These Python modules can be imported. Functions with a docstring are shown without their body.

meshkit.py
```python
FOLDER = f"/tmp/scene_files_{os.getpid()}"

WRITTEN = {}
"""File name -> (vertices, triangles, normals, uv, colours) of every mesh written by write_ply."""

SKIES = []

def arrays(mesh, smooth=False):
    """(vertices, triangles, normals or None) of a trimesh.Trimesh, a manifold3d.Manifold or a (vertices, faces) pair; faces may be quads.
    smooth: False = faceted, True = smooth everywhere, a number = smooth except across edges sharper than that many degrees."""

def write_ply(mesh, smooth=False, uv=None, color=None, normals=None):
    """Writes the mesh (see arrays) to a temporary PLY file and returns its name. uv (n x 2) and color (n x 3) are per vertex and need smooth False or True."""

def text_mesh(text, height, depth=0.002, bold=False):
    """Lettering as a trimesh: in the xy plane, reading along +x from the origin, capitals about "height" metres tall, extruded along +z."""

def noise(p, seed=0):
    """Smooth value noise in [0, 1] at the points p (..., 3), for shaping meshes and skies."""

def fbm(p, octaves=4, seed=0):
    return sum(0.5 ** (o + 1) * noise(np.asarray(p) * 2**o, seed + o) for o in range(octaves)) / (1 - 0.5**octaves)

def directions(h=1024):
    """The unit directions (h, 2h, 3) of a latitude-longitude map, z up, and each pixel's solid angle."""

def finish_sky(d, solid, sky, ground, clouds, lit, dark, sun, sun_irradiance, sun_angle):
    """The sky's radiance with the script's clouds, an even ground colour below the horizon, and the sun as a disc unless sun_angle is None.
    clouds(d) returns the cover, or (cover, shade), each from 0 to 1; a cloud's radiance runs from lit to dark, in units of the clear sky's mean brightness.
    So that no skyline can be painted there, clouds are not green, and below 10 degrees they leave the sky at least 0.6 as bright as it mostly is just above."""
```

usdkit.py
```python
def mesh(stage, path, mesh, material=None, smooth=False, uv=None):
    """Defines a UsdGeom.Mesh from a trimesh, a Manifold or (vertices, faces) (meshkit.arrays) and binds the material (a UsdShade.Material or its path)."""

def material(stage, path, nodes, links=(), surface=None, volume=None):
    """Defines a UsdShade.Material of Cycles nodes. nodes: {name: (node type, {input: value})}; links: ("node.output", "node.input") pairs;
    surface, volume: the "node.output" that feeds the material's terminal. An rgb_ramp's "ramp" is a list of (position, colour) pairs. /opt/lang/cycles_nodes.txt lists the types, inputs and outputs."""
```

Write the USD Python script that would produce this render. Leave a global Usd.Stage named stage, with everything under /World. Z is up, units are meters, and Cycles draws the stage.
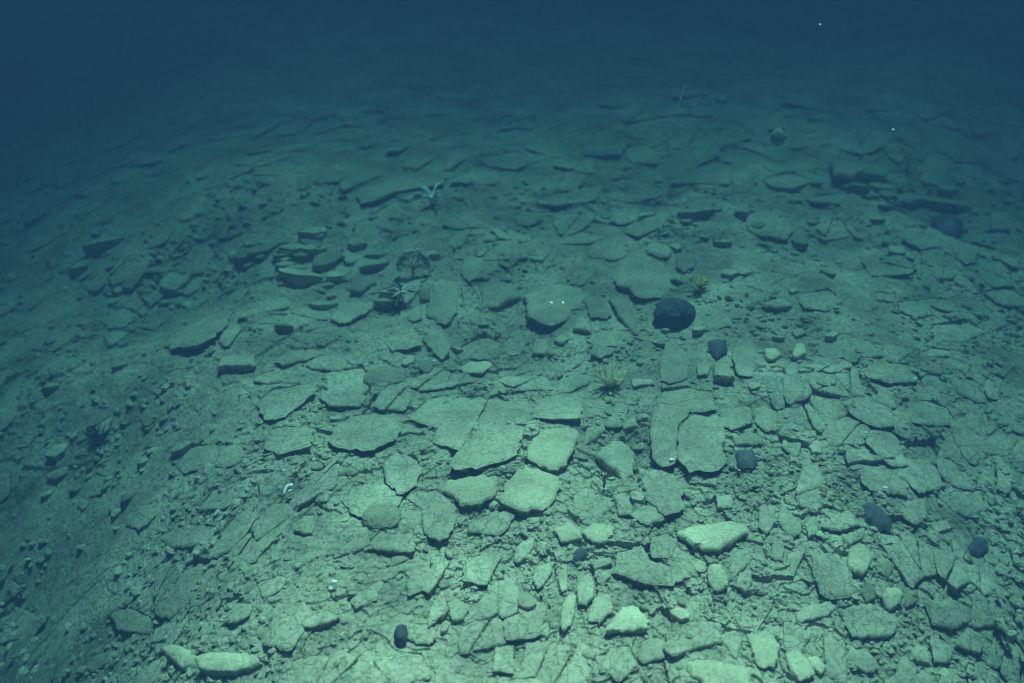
import math, random
import numpy as np
import trimesh, usdkit
from meshkit import noise, fbm
from pxr import Usd, UsdGeom, UsdLux, UsdShade, Gf, Sdf, Vt
from scipy.spatial import cKDTree, Voronoi
from shapely.geometry import Polygon, Point
from shapely.strtree import STRtree
from shapely import contains_xy

stage = Usd.Stage.CreateInMemory()
UsdGeom.SetStageUpAxis(stage, UsdGeom.Tokens.z)
UsdGeom.SetStageMetersPerUnit(stage, 1.0)
UsdGeom.Xform.Define(stage, '/World')
UsdGeom.Scope.Define(stage, '/World/Looks')
rng = np.random.default_rng(7)
W, H = 1024, 683

# ------------------------------------------------------------------ camera, sky, sun, exposure
CAM_H, PITCH, HFOV = 4.2, 31.0, 60.0
FPX = W / 2 / math.tan(math.radians(HFOV / 2))
cam = UsdGeom.Camera.Define(stage, '/World/camera')
cam.CreateHorizontalApertureAttr(36.0)
cam.CreateVerticalApertureAttr(36.0 * H / W)
cam.CreateFocalLengthAttr(18.0 / math.tan(math.radians(HFOV / 2)))
cam.CreateClippingRangeAttr(Gf.Vec2f(0.05, 1000))
cam.AddTranslateOp().Set(Gf.Vec3d(0, 0, CAM_H))
cam.AddRotateXOp().Set(90.0 - PITCH)
cam.CreateFStopAttr(0.75)
cam.CreateFocusDistanceAttr(6.6)
cam.CreateExposureAttr(4.22)

SUN_EL, SUN_AZ = 65.0, 14.0                       # azimuth from +y towards +x: the light stands beyond the slope, high up
sdir = np.array([math.sin(math.radians(SUN_AZ)) * math.cos(math.radians(SUN_EL)),
                 math.cos(math.radians(SUN_AZ)) * math.cos(math.radians(SUN_EL)), math.sin(math.radians(SUN_EL))])
sun = UsdLux.DistantLight.Define(stage, '/World/sun')
sun.CreateIntensityAttr(1.2)
sun.CreateNormalizeAttr(True)
sun.CreateAngleAttr(5.0)
sun.CreateColorAttr(Gf.Vec3f(1.0, 0.93, 0.76))
sun.AddRotateZOp().Set(-SUN_AZ)
sun.AddRotateXOp().Set(-(90.0 - SUN_EL))
skym = usdkit.material(stage, '/World/Looks/sky_look', {
    'sky': ('sky_texture', {'sky_type': 'single_scattering', 'sun_disc': False, 'sun_elevation': math.radians(SUN_EL),
                            'sun_rotation': math.atan2(sdir[0], sdir[1])}),
    'bg': ('background_shader', {'strength': 0.06})}, [('sky.color', 'bg.color')], surface='bg.background')
dome = UsdLux.DomeLight.Define(stage, '/World/sky')
UsdShade.MaterialBindingAPI.Apply(dome.GetPrim()).Bind(skym)
dome.GetPrim().SetCustomDataByKey('kind', 'structure')

# the sea water around the camera and everything else
DENS = 0.59
VCOL = (0.0013, 0.0040, 0.0077)
VABS = (0.168, 0.325, 0.355)
hazem = usdkit.material(stage, '/World/Looks/sea_water', {
    'v': ('principled_volume', {'color': VCOL, 'absorption_color': VABS, 'density': DENS, 'anisotropy': 0.0})},
    volume='v.volume')

# ------------------------------------------------------------------ helpers
used = {}
def numbered(parent, name):
    k = (parent, name); n = used.get(k, 0); used[k] = n + 1
    return name if n == 0 else '%s_%03d' % (name, n)
def tag(prim, label=None, cat=None, group=None, kind=None):
    for k, v in (('label', label), ('category', cat), ('group', group), ('kind', kind)):
        if v: prim.SetCustomDataByKey(k, v)
    return prim
def obj(name, mesh, mat, parent='/World', smooth=False):
    path = parent + '/' + numbered(parent, name)
    return usdkit.mesh(stage, path, mesh, mat, smooth=smooth).GetPrim()
def empty(name, loc=(0, 0, 0), rz=0.0):
    x = UsdGeom.Xform.Define(stage, '/World/' + numbered('/World', name))
    x.AddTranslateOp().Set(Gf.Vec3d(*map(float, loc)))
    if rz: x.AddRotateZOp().Set(math.degrees(rz))
    return x.GetPrim()
def P(prim): return str(prim.GetPath())

# ------------------------------------------------------------------ materials
def rock_look(name, dark, light, scale=9.0, rough=0.9, bump=0.35, speck=0.35, vary=0.25, mott=0.0, crack=0.0):
    nodes = {
        'g': ('geometry', {}),
        'n1': ('noise_texture', {'scale': scale * 0.33, 'detail': 5.0, 'roughness': 0.62}),
        'r1': ('rgb_ramp', {'ramp': [(0.30, dark), (0.68, light)]}),
        'n2': ('noise_texture', {'scale': scale * 6, 'detail': 4.0, 'roughness': 0.7}),
        'r2': ('rgb_ramp', {'ramp': [(0.30, (1 - speck,) * 3), (0.5, (1, 1, 1)), (0.72, (1 + speck * .35,) * 3)]}),
        'm': ('mix_color', {'blend_type': 'multiply', 'fac': 1.0, 'use_clamp': False}),
        'n4': ('noise_texture', {'scale': 1.15, 'detail': 3.0, 'roughness': 0.6}),
        'r4': ('rgb_ramp', {'ramp': [(0.36, (1 - mott,) * 3), (0.56, (1, 1, 1))]}),
        'm4': ('mix_color', {'blend_type': 'multiply', 'fac': 1.0, 'use_clamp': False}),
        'oi': ('object_info', {}),
        'vr': ('map_range', {'from_min': 0.0, 'from_max': 1.0, 'to_min': 1 - vary, 'to_max': 1 + vary * .6}),
        'vc': ('combine_color', {}),
        'm2': ('mix_color', {'blend_type': 'multiply', 'fac': 1.0, 'use_clamp': False}),
        'n3': ('noise_texture', {'scale': scale * 9, 'detail': 5.0, 'roughness': 0.65}),
        'nw': ('noise_texture', {'scale': 7.0, 'detail': 3.0}),
        'wv': ('mix_color', {'blend_type': 'linear_light', 'fac': 0.10, 'use_clamp': False}),
        'mp': ('mapping', {'rotation': (0, 0, 0.42), 'scale': (1.0, 0.62, 1.0)}),
        'vo': ('voronoi_texture', {'feature': 'distance_to_edge', 'scale': 11.0}),
        'cr': ('rgb_ramp', {'ramp': [(0.0, (0, 0, 0)), (0.045, (1, 1, 1))]}),
        'cd': ('rgb_ramp', {'ramp': [(0.0, (1 - crack,) * 3), (0.035, (1, 1, 1))]}),
        'mc': ('mix_color', {'blend_type': 'multiply', 'fac': 1.0, 'use_clamp': False}),
        'b2': ('bump', {'strength': min(1.0, crack * 2), 'distance': 0.012}),
        'b': ('bump', {'strength': bump, 'distance': 0.02}),
        'p': ('principled_bsdf', {'roughness': rough, 'specular_ior_level': 0.15})}
    links = [('g.position', 'n1.vector'), ('g.position', 'n2.vector'), ('g.position', 'n3.vector'),
             ('n1.fac', 'r1.fac'), ('n2.fac', 'r2.fac'), ('r1.color', 'm.a'), ('r2.color', 'm.b'),
             ('oi.random', 'vr.value'), ('vr.result', 'vc.r'), ('vr.result', 'vc.g'), ('vr.result', 'vc.b'),
             ('g.position', 'n4.vector'), ('n4.fac', 'r4.fac'), ('m.result', 'm4.a'), ('r4.color', 'm4.b'), ('m4.result', 'm2.a'), ('vc.color', 'm2.b'), ('g.position', 'nw.vector'), ('g.position', 'wv.a'), ('nw.color', 'wv.b'), ('wv.result', 'mp.vector'), ('mp.vector', 'vo.vector'), ('vo.distance', 'cr.fac'), ('vo.distance', 'cd.fac'), ('m2.result', 'mc.a'), ('cd.color', 'mc.b'), ('cr.color', 'b2.height'), ('b2.normal', 'b.normal'), ('mc.result', 'p.base_color'),
             ('n3.fac', 'b.height'), ('b.normal', 'p.normal')]
    return usdkit.material(stage, '/World/Looks/' + name, nodes, links, surface='p.BSDF')
def plain_look(name, col, rough=0.7, emit=0.0):
    return usdkit.material(stage, '/World/Looks/' + name, {
        'g': ('geometry', {}), 'n': ('noise_texture', {'scale': 40.0, 'detail': 3.0}),
        'r': ('rgb_ramp', {'ramp': [(0.3, tuple(c * .75 for c in col)), (0.7, tuple(min(1, c * 1.15) for c in col))]}),
        'p': ('principled_bsdf', {'roughness': rough, 'specular_ior_level': 0.25, 'emission_color': col, 'emission_strength': emit})},
        [('g.position', 'n.vector'), ('n.fac', 'r.fac'), ('r.color', 'p.base_color')], surface='p.BSDF')
M = {
    'mud': rock_look('silty_seabed', (0.23, 0.205, 0.125), (0.51, 0.45, 0.275), 5.0, 0.95, 0.7, 0.55, 0.0, 0.30, 0.20),
    'slab': rock_look('silty_slab', (0.28, 0.25, 0.155), (0.51, 0.45, 0.275), 5.0, 0.95, 0.7, 0.42, 0.10, 0.18, 0.28),
    'outcrop': rock_look('outcrop_slab', (0.28, 0.25, 0.15), (0.50, 0.44, 0.265), 6.0, 0.95, 0.7, 0.42, 0.10, 0.12, 0.25),
    'mid': rock_look('grey_stone', (0.30, 0.27, 0.165), (0.49, 0.435, 0.265), 7.0, 0.92, 0.6, 0.45, 0.15, 0.1, 0.12),
    'pale': rock_look('pale_stone', (0.36, 0.32, 0.19), (0.61, 0.54, 0.31), 9.0, 0.9, 0.6, 0.45, 0.12),
    'dark': rock_look('dark_stone', (0.05, 0.055, 0.066), (0.14, 0.135, 0.125), 14.0, 0.85, 0.7, 0.5, 0.15),
    'dim': rock_look('dull_stone', (0.19, 0.165, 0.10), (0.32, 0.28, 0.17), 10.0, 0.9, 0.5, 0.4, 0.2),
    'white': plain_look('white_shell', (0.78, 0.75, 0.62)),
    'tan': plain_look('tan_crinoid', (0.80, 0.70, 0.44)),
    'yellow': plain_look('yellow_crinoid', (0.62, 0.50, 0.12)),
    'star': plain_look('star_skin', (0.93, 0.91, 0.80)),
    'pearl': plain_look('striped_crinoid', (0.60, 0.55, 0.42)),
    'black': plain_look('black_skin', (0.02, 0.022, 0.03), 0.5),
    'brown': plain_look('brown_twig', (0.09, 0.08, 0.06)),
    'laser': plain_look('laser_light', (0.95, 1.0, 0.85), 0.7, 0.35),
}

# ------------------------------------------------------------------ the lie of the seabed
def v2(x, y, s, z=0.0):
    x = np.asarray(x, float); y = np.asarray(y, float)
    return np.stack([x * s, y * s, np.full_like(x, z)], -1)
DENTS = []                                       # hollows: x, y, depth, radius
def macro(x, y):
    x = np.asarray(x, float); y = np.asarray(y, float)
    l = np.maximum(0, -x - 0.9 - 0.30 * (y - 4)); r = np.maximum(0, x - 1.5 - 0.45 * (y - 4))
    near = np.exp(-((y - 3.2) / 2.6) ** 2)  # near flanks drop steeper, shaped to dim the view edges like lamp falloff
    z = -(0.33 + 0.68 * near) * (np.sqrt(l * l + 1.0) - 1) - (0.26 + 0.30 * near) * (np.sqrt(r * r + 1.6) - 1.265)
    z = z - 0.004 * np.maximum(0, y - 8) ** 1.5
    z = np.maximum(z, -12 - 0.02 * np.hypot(x, y))
    z = z + 0.65 * (fbm(v2(x, y, 0.28), 3, 11) - 0.5) + 0.20 * (fbm(v2(x, y, 1.1), 3, 12) - 0.5)
    for dx, dy, dd, dr in DENTS:
        z = z - dd * np.exp(-((x - dx) ** 2 + ((y - dy) * .8) ** 2) / dr ** 2)
    return z
def warp(x, y, amp, s, seed):
    return x + amp * (fbm(v2(x, y, s), 3, seed) - .5), y + amp * (fbm(v2(x, y, s), 3, seed + 9) - .5)
LEAN = math.radians(24)
def foliated(x, y, k):
    """Coordinates along and across the grain of the rock, squeezed k times along it."""
    c, s = math.cos(LEAN), math.sin(LEAN)
    return x * c - y * s, (x * s + y * c) / k
def plates(x, y, cell, step, tilt, seed, k=1.6):
    """Broken bedding: each cell lies at its own level and is tipped up towards its near edge."""
    g = np.random.default_rng(seed)
    wx, wy = warp(x, y, cell * 0.6, 1.1 / cell, seed)
    u, v = foliated(wx, wy, k)
    lo = (np.floor(u.min() / cell) - 2, np.floor(v.min() / cell) - 2); hi = (np.ceil(u.max() / cell) + 2, np.ceil(v.max() / cell) + 2)
    gi, gj = np.meshgrid(np.arange(lo[0], hi[0]), np.arange(lo[1], hi[1]), indexing='ij')
    pts = np.stack([gi.ravel() + g.random(gi.size), gj.ravel() + g.random(gi.size)], 1) * cell
    lev = g.random(len(pts)) - .5
    tx = g.normal(0, .5, len(pts)); ty = -np.abs(g.normal(.5, .5, len(pts)))
    _, i = cKDTree(pts).query(np.stack([u.ravel(), v.ravel()], 1))
    i = i.reshape(u.shape)
    return step * lev[i] + tilt * (tx[i] * (u - pts[i, 0]) + ty[i] * (v - pts[i, 1]) * k)
def silt(x, y):
    """0 where rubble and broken rock lie bare, 1 where silt has smoothed them over."""
    s = fbm(v2(x, y, 0.75), 4, 31)
    return np.clip((s - 0.42) / 0.16, 0, 1)
def relief(x, y):
    far = np.hypot(x, y)
    m = 1 - 0.78 * silt(x, y)
    z = plates(x, y, 0.85, 0.022, 0.018, 41) * (0.35 + 0.65 * m)
    near = far < 17
    if near.any():
        a = plates(x[near], y[near], 0.30, 0.030, 0.06, 42)
        b = plates(x[near], y[near], 0.11, 0.019, 0.09, 43, 1.3)
        c = plates(x[near], y[near], 0.05, 0.009, 0.12, 44, 1.2)
        z[near] += (a * m[near] + (b + c) * (0.25 + 0.75 * m[near]))
    z -= 0.022 * m
    z += 0.03 * (fbm(v2(x, y, 7.0), 4, 51) - .5) + 0.008 * (fbm(v2(x, y, 32.0), 2, 52) - .5)
    return z

cp, sp = math.cos(math.radians(PITCH)), math.sin(math.radians(PITCH))
def ray(px, py):
    a, b = (px - W / 2) / FPX, (H / 2 - py) / FPX
    return np.array([a, cp + b * sp, -sp + b * cp])
def at_many(px, py, lift=0.0):
    """The points of the seabed that the photograph shows at some pixels."""
    px, py = np.asarray(px, float), np.asarray(py, float)
    a, b = (px - W / 2) / FPX, (H / 2 - py) / FPX
    dx, dy, dz = a, cp + b * sp, np.minimum(-sp + b * cp, -.05)
    t = CAM_H / -dz
    for _ in range(9):
        t = t + 0.75 * ((CAM_H - macro(dx * t, dy * t) - lift) / -dz - t)
    return dx * t, dy * t
def at(px, py, lift=0.0):
    x, y = at_many([px], [py], lift); return float(x[0]), float(y[0])

# traced outlines: crop letter, material, height of the near edge in metres, outline in the crop's enlarged pixels
CROPS = {'D': (0, 228, 3.97), 'E': (256, 228, 3.97), 'F': (512, 228, 3.97), 'G': (768, 228, 3.97), 'B': (0, 380, 4), 'H': (256, 380, 4), 'I': (512, 380, 4),
         'J': (768, 380, 4), 'K': (0, 523, 4), 'N': (256, 523, 4), 'L': (512, 523, 4), 'O': (768, 523, 4), 'P': (342, 0, 2.994), 'Q': (684, 0, 2.997)}
STONES = [  # loose stones, one thing each
 ('E', 'mid', .07, 'oval upright stone with faint ribs, left of the flat bright stone', '672,385 740,380 770,430 770,490 740,518 700,490 660,430'),
 ('E', 'pale', .07, 'bright flat lens-shaped stone propped on darker rubble below a grey slab', '800,540 850,505 930,500 940,530 900,565 830,560'),
 ('E', 'mid', .10, 'squared grey block with a dark undercut front, left of the big laser-marked slab', '895,210 925,180 990,190 1050,215 1050,270 1000,290 950,315 890,295'),
 ('E', 'mid', .08, 'broad grey stone above the gap beside the squared undercut block', '820,100 960,100 965,150 900,195 840,205 810,180'),
 ('E', 'mid', .09, 'tall tilted grey slab stone right of the striped feather star', '700,200 720,180 790,180 805,240 800,320 760,380 720,360 670,330 690,280'),
 ('E', 'mid', .06, 'small rounded stone wedged under the tall tilted slab stone', '600,310 650,300 660,350 625,370 600,350'),
 ('E', 'dim', .06, 'dull squarish stone between striped feather star and tall tilted slab', '640,230 690,225 695,280 650,285'),
 ('E', 'mid', .06, 'long thin-edged stone lying alone on silt, left of the grey patch', '60,520 100,480 200,450 285,485 200,515 110,540'),
 ('E', 'mid', .08, 'wide stone with a V-shaped near edge, below left of the striped feather star', '290,340 330,280 470,270 470,300 400,350 340,375'),
 ('E', 'dim', .12, 'overhanging stone with a dark hollow under it, left of the striped feather star', '375,185 430,170 480,200 440,225 420,245 370,250'),
 ('E', 'mid', .05, 'small wedge of stone in the silt between oval ribbed stone and grey patch', '515,450 545,440 575,445 570,475 540,490'),
 ('E', 'pale', .05, 'small pale pointed stone left of a dark hollow below the oval ribbed stone', '575,530 600,490 630,490 630,520 590,540'),
 ('E', 'dim', .06, 'dull dark-sided stone beside the small pale pointed stone', '640,520 690,510 705,545 680,570 645,550'),
 ('E', 'mid', .09, 'stone that the striped feather star clings to', '560,260 580,210 640,180 660,190 650,230 610,290 570,310'),
 ('F', 'mid', .13, 'big grey slab stone with two bright laser dots on it', '35,260 60,225 150,195 250,200 310,230 295,270 245,310 215,365 160,385 90,380 55,350 45,300'),
 ('F', 'mid', .10, 'large grey rounded slab stone up-slope of the dark round sponge', '400,180 430,130 520,80 600,110 650,160 640,235 580,270 490,280 455,240 400,220'),
 ('F', 'mid', .08, 'rounded stone resting on the top edge of the large rounded slab', '530,60 560,35 620,45 640,80 620,120 580,110 535,90'),
 ('F', 'dim', .07, 'dull stone right of the rounded stone and above the yellow feather star', '650,100 700,80 735,110 730,150 680,170 650,150'),
 ('F', 'dim', .09, 'leaf-shaped dark-edged plate leaning between laser-marked slab and dark sponge', '385,270 420,240 465,270 490,350 510,415 470,395 420,340'),
 ('F', 'mid', .03, 'smooth low stone right of the dark round sponge', '730,300 850,290 900,310 870,390 790,400 725,360'),
 ('F', 'dark', .08, 'blue black angular stone perched above pale cobbles, right of centre', '780,430 855,420 860,480 810,510 780,470'),
 ('F', 'mid', .06, 'egg-shaped pale grey stone below the dark round sponge', '580,520 620,465 690,470 710,520 700,590 640,615 590,600'),
 ('F', 'mid', .06, 'small rounded cobble under the blue black angular stone, left of its neighbour', '730,530 770,510 795,540 780,580 735,580'),
 ('F', 'mid', .15, 'squared cobble with a long dark crevice under its near edge', '800,510 870,510 890,585 800,580'),
 ('F', 'mid', .05, 'bulky grey cobble right of the blue black angular stone', '880,430 960,440 975,520 960,580 890,580 870,510'),
 ('F', 'mid', .08, 'tilted stone at the lower right corner of the laser-marked slab', '240,370 270,330 310,350 320,410 270,400 240,395'),
 ('F', 'mid', .06, 'upright small stone with a dark rim below the laser-marked slab', '80,490 90,430 140,430 150,470 130,495'),
 ('F', 'mid', .06, 'pitted pale stone above the tan feather star', '310,450 340,400 400,390 415,440 410,490 350,520 310,500'),
 ('F', 'mid', .04, 'broad low stone left of the tan feather star', '180,600 210,560 290,550 320,560 310,610 230,640 180,640'),
 ('F', 'dim', .07, 'dull broken stone in the gap right of the laser-marked slab', '280,260 360,250 400,330 380,350 310,350'),
 ('F', 'mid', .05, 'long narrow stone right of the tan feather star', '470,590 560,590 560,610 480,630'),
 ('G', 'pale', .07, 'pale cobble with a dark underside, left one of a pair right of centre', '-15,460 40,460 55,490 20,520 -10,505'),
 ('G', 'pale', .07, 'pale helmet-shaped cobble, right one of a pair right of centre', '95,490 110,450 140,435 155,460 155,495 110,505'),
 ('G', 'mid', .05, 'small grey cobble below the pale helmet-shaped cobble', '60,530 110,520 130,560 80,580'),
 ('G', 'mid', .05, 'small grey stone just above the pale helmet-shaped cobble', '90,400 140,385 155,410 110,430'),
 ('G', 'mid', .09, 'wide grey stone with dark shadowed front, upper right of the cobble pair', '-30,285 50,260 100,285 90,310 30,315 -20,300'),
 ('G', 'mid', .05, 'little round stone behind the wide grey stone', '80,240 115,225 125,245 95,255'),
 ('G', 'mid', .07, 'squared block at the top of the bare right slope', '475,55 555,55 545,100 480,92'),
 ('G', 'mid', .07, 'small leaning block beside the squared block of the right slope', '550,85 595,80 580,125 545,105'),
 ('D', 'mid', .11, 'long slab stone with a heavy black shadow under its front, left of centre', '860,520 890,490 1010,480 1017,540 860,560'),
 ('D', 'mid', .07, 'tilted four-sided stone against the smooth plate left of centre', '860,430 900,370 970,360 930,430 895,480'),
 ('D', 'mid', .07, 'grey wedge-shaped stone on the dim left slope', '405,420 440,400 510,400 470,440 430,465'),
 ('D', 'mid', .08, 'long flat stone at the dim upper left of the slope', '545,150 600,135 720,150 660,175 570,175'),
 ('D', 'mid', .09, 'rounded stone high on the left beside a blue hollow', '900,95 930,80 975,105 950,125 910,120'),
 ('D', 'pale', .06, 'small pale stone in the dark hollow of the left slope', '720,300 740,275 765,280 745,315'),
 ('H', 'mid', .05, 'stone with a rounded near edge on silt below the white bent shell', '140,590 190,510 240,530 225,600 190,605'),
 ('I', 'pale', .09, 'pale square block at the centre, upper one of the split pair', '80,180 140,160 270,180 265,250 215,340 170,350 40,285'),
 ('I', 'pale', .09, 'pale broad block at the centre, lower one of the split pair', '40,295 190,365 200,400 170,470 130,500 40,515 -60,485 -40,400'),
 ('H', 'pale', .09, 'cracked pale block with dark undercut front, left of the split pair', '760,370 930,330 970,360 960,430 900,485 820,480 730,410'),
 ('I', 'mid', .08, 'rough stone over the dark gap right of the split pair', '275,235 300,160 370,150 380,175 340,220 300,240'),
 ('I', 'mid', .09, 'big lumpy stone standing between split pair and jointed plates', '340,250 420,200 440,210 500,290 490,340 450,370 410,340 330,280'),
 ('I', 'mid', .06, 'small stone balanced on top of the big lumpy stone', '430,150 490,130 510,160 450,190'),
 ('I', 'dark', .08, 'dark blue squarish stone right of the jointed plates', '890,260 980,250 990,320 960,345 900,330'),
 ('I', 'mid', .05, 'small square stone below the jointed plates', '820,450 890,440 885,510 820,500'),
 ('I', 'mid', .05, 'narrow stone lying along the foot of the jointed plates', '705,400 760,390 825,370 820,420 800,410'),
 ('I', 'pale', .12, 'large bright yellowish flat stone with pointed left end', '655,585 720,555 890,530 960,570 955,590 900,630 825,685 740,660'),
 ('I', 'pale', .07, 'pale stone with broken top, left of the round-backed stone', '160,570 230,530 260,560 290,620 200,640'),
 ('I', 'pale', .07, 'round-backed pale stone below the lower block of the split pair', '270,590 330,545 410,560 410,610 370,645 320,635'),
 ('I', 'dim', .06, 'dull angular stone above the dark blue squarish stone', '885,215 950,180 1000,195 1010,245 930,250 885,250'),
 ('I', 'mid', .06, 'grey upright stone on the right of the jointed plates, above the dark squarish stone', '965,90 1010,80 1060,110 1070,190 1010,190 970,150'),
 ('J', 'mid', .05, 'rounded small stone ringed by a dark gap, right of the jointed plates', '160,240 200,220 225,250 215,280 180,280'),
 ('J', 'mid', .04, 'narrow U-shaped stone left of the ringed stone', '85,310 95,275 130,275 125,315'),
 ('J', 'dark', .08, 'long dark blue stone lying aslant on the right slope', '375,460 410,450 460,480 510,550 490,585 440,570 400,530'),
 ('J', 'mid', .05, 'oval grey stone right of the large yellowish stone', '50,490 110,480 140,540 130,610 80,610 45,560'),
 ('J', 'mid', .05, 'pointed grey stone touching the oval grey stone', '150,560 190,510 215,540 200,600 165,620'),
 ('J', 'mid', .05, 'little round stone above the pointed grey stone', '185,470 215,470 220,500 190,505'),
 ('J', 'mid', .06, 'crooked stone between two oval ones, leaning left', '120,520 170,480 180,500 130,535'),
 ('J', 'mid', .05, 'heart-shaped stone left of the long dark blue stone', '290,600 340,580 400,560 390,610 330,640'),
 ('J', 'mid', .06, 'rough low stone by a dark crevice on the far right', '650,540 720,550 740,590 690,590'),
 ('J', 'mid', .05, 'grey stone at the right tip of the large yellowish stone', '-35,490 15,470 40,480 30,560 0,620 -40,580'),
 ('K', 'pale', .09, 'pale triangular stone at the lower left', '640,525 700,490 810,470 830,490 770,545 715,570'),
 ('K', 'pale', .09, 'broad pale flat stone at the lower left edge, beside the triangular one', '775,545 830,510 960,490 1023,475 1040,530 950,590 820,605 790,590'),
 ('N', 'dark', .10, 'small dark oval stone with a glint, lower left of centre', '545,410 560,380 600,375 610,410 600,455 570,460 550,440'),
 ('N', 'mid', .06, 'chunky pale stone among thin splinters at the lower centre', '760,300 790,270 830,300 860,330 830,370 780,375'),
 ('N', 'mid', .05, 'small splinter-shaped stone at the foot of the thin upright plates', '735,420 745,360 775,370 770,400 750,425'),
 ('L', 'pale', .08, 'bright triangular stone with a flat base at the bottom centre', '360,415 440,300 500,290 550,350 550,400 480,415'),
 ('L', 'pale', .11, 'large bright pointed slab stone cut off by the bottom edge', '685,520 780,510 965,570 970,660 800,660 720,590'),
 ('L', 'pale', .07, 'small blocky pale stone with a dark front below the yellowish stone', '780,185 790,150 840,150 870,240 860,260 815,275 785,220'),
 ('L', 'mid', .07, 'upright rounded stone right of the small blocky pale stone', '895,240 910,180 960,160 965,230 940,280'),
 ('L', 'mid', .04, 'grey stone tucked under the right end of the yellowish stone', '850,150 870,90 960,90 960,150 880,220'),
 ('L', 'mid', .07, 'oblong stone with dark left rim, right of the long thin stone', '260,180 310,160 335,210 330,270 300,310 265,310 255,230'),
 ('L', 'pale', .06, 'very thin stone on edge above the long thin stone', '200,130 225,140 225,250 195,260 180,200'),
 ('L', 'pale', .06, 'long thin upright stone at the lower centre', '190,400 200,300 240,240 260,260 255,340 240,390 205,420'),
 ('L', 'mid', .07, 'rounded stone left of the bright triangular stone', '300,340 330,270 400,250 410,320 350,385 305,370'),
 ('L', 'mid', .06, 'slanting stone left of the very thin stone', '80,220 90,160 150,120 165,170 130,230 100,250'),
 ('L', 'dark', .06, 'small dark blue angular stone under the round-backed stone', '240,130 250,80 290,70 315,100 265,135'),
 ('L', 'mid', .06, 'long leaning stone left of the small dark angular stone', '0,130 20,60 80,20 100,50 60,120 20,140'),
 ('L', 'mid', .05, 'flat stone directly below the round-backed pale stone', '310,130 400,110 400,145 330,170'),
 ('L', 'mid', .04, 'small square stone above the rounded stone by the bright triangle', '335,190 390,160 400,200 360,230'),
 ('L', 'mid', .05, 'grey pointed stone right below the bright triangular stone', '500,520 520,440 560,420 640,460 620,520 530,550'),
 ('L', 'pale', .08, 'pale ribbed stone right of the large bottom-edge slab, leaning right', '940,420 1000,400 1060,420 1080,500 1060,560 1010,570 970,530'),
 ('L', 'mid', .04, 'small square grey stone at the bottom, left of the bright triangle', '80,430 100,380 150,380 150,440'),
 ('O', 'pale', .08, 'pale pear-shaped stone right of the yellowish stone', '320,130 330,60 380,40 420,70 425,130 390,190 340,170'),
 ('O', 'pale', .08, 'bright egg-shaped stone on the lower right', '460,260 480,220 530,220 550,260 535,310 500,328 475,310'),
 ('O', 'mid', .04, 'faint grey stone above the bright egg-shaped stone', '440,140 480,110 515,150 490,200 445,170'),
 ('O', 'dim', .05, 'dull stone touching the right side of the bright egg-shaped stone', '550,270 570,235 610,240 605,300 560,320'),
 ('O', 'dim', .05, 'dull stone left of the bright egg-shaped stone', '380,250 400,200 440,230 440,280 400,300'),
 ('O', 'pale', .07, 'long pale stone at the bottom, left of a smaller oval one', '70,500 120,475 160,520 200,600 130,630 90,580'),
 ('O', 'pale', .07, 'small oval pale stone leaning on the long pale one at the bottom', '160,515 205,500 240,560 220,600 175,560'),
 ('O', 'mid', .07, 'rhombic grey stone at the bottom right with dark left edge', '310,510 330,480 400,470 460,570 400,590 360,560'),
 ('O', 'mid', .04, 'long grey stone below the pointed one, left of the pear-shaped stone', '70,190 75,110 130,90 165,50 160,90 130,150 110,200'),
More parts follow.
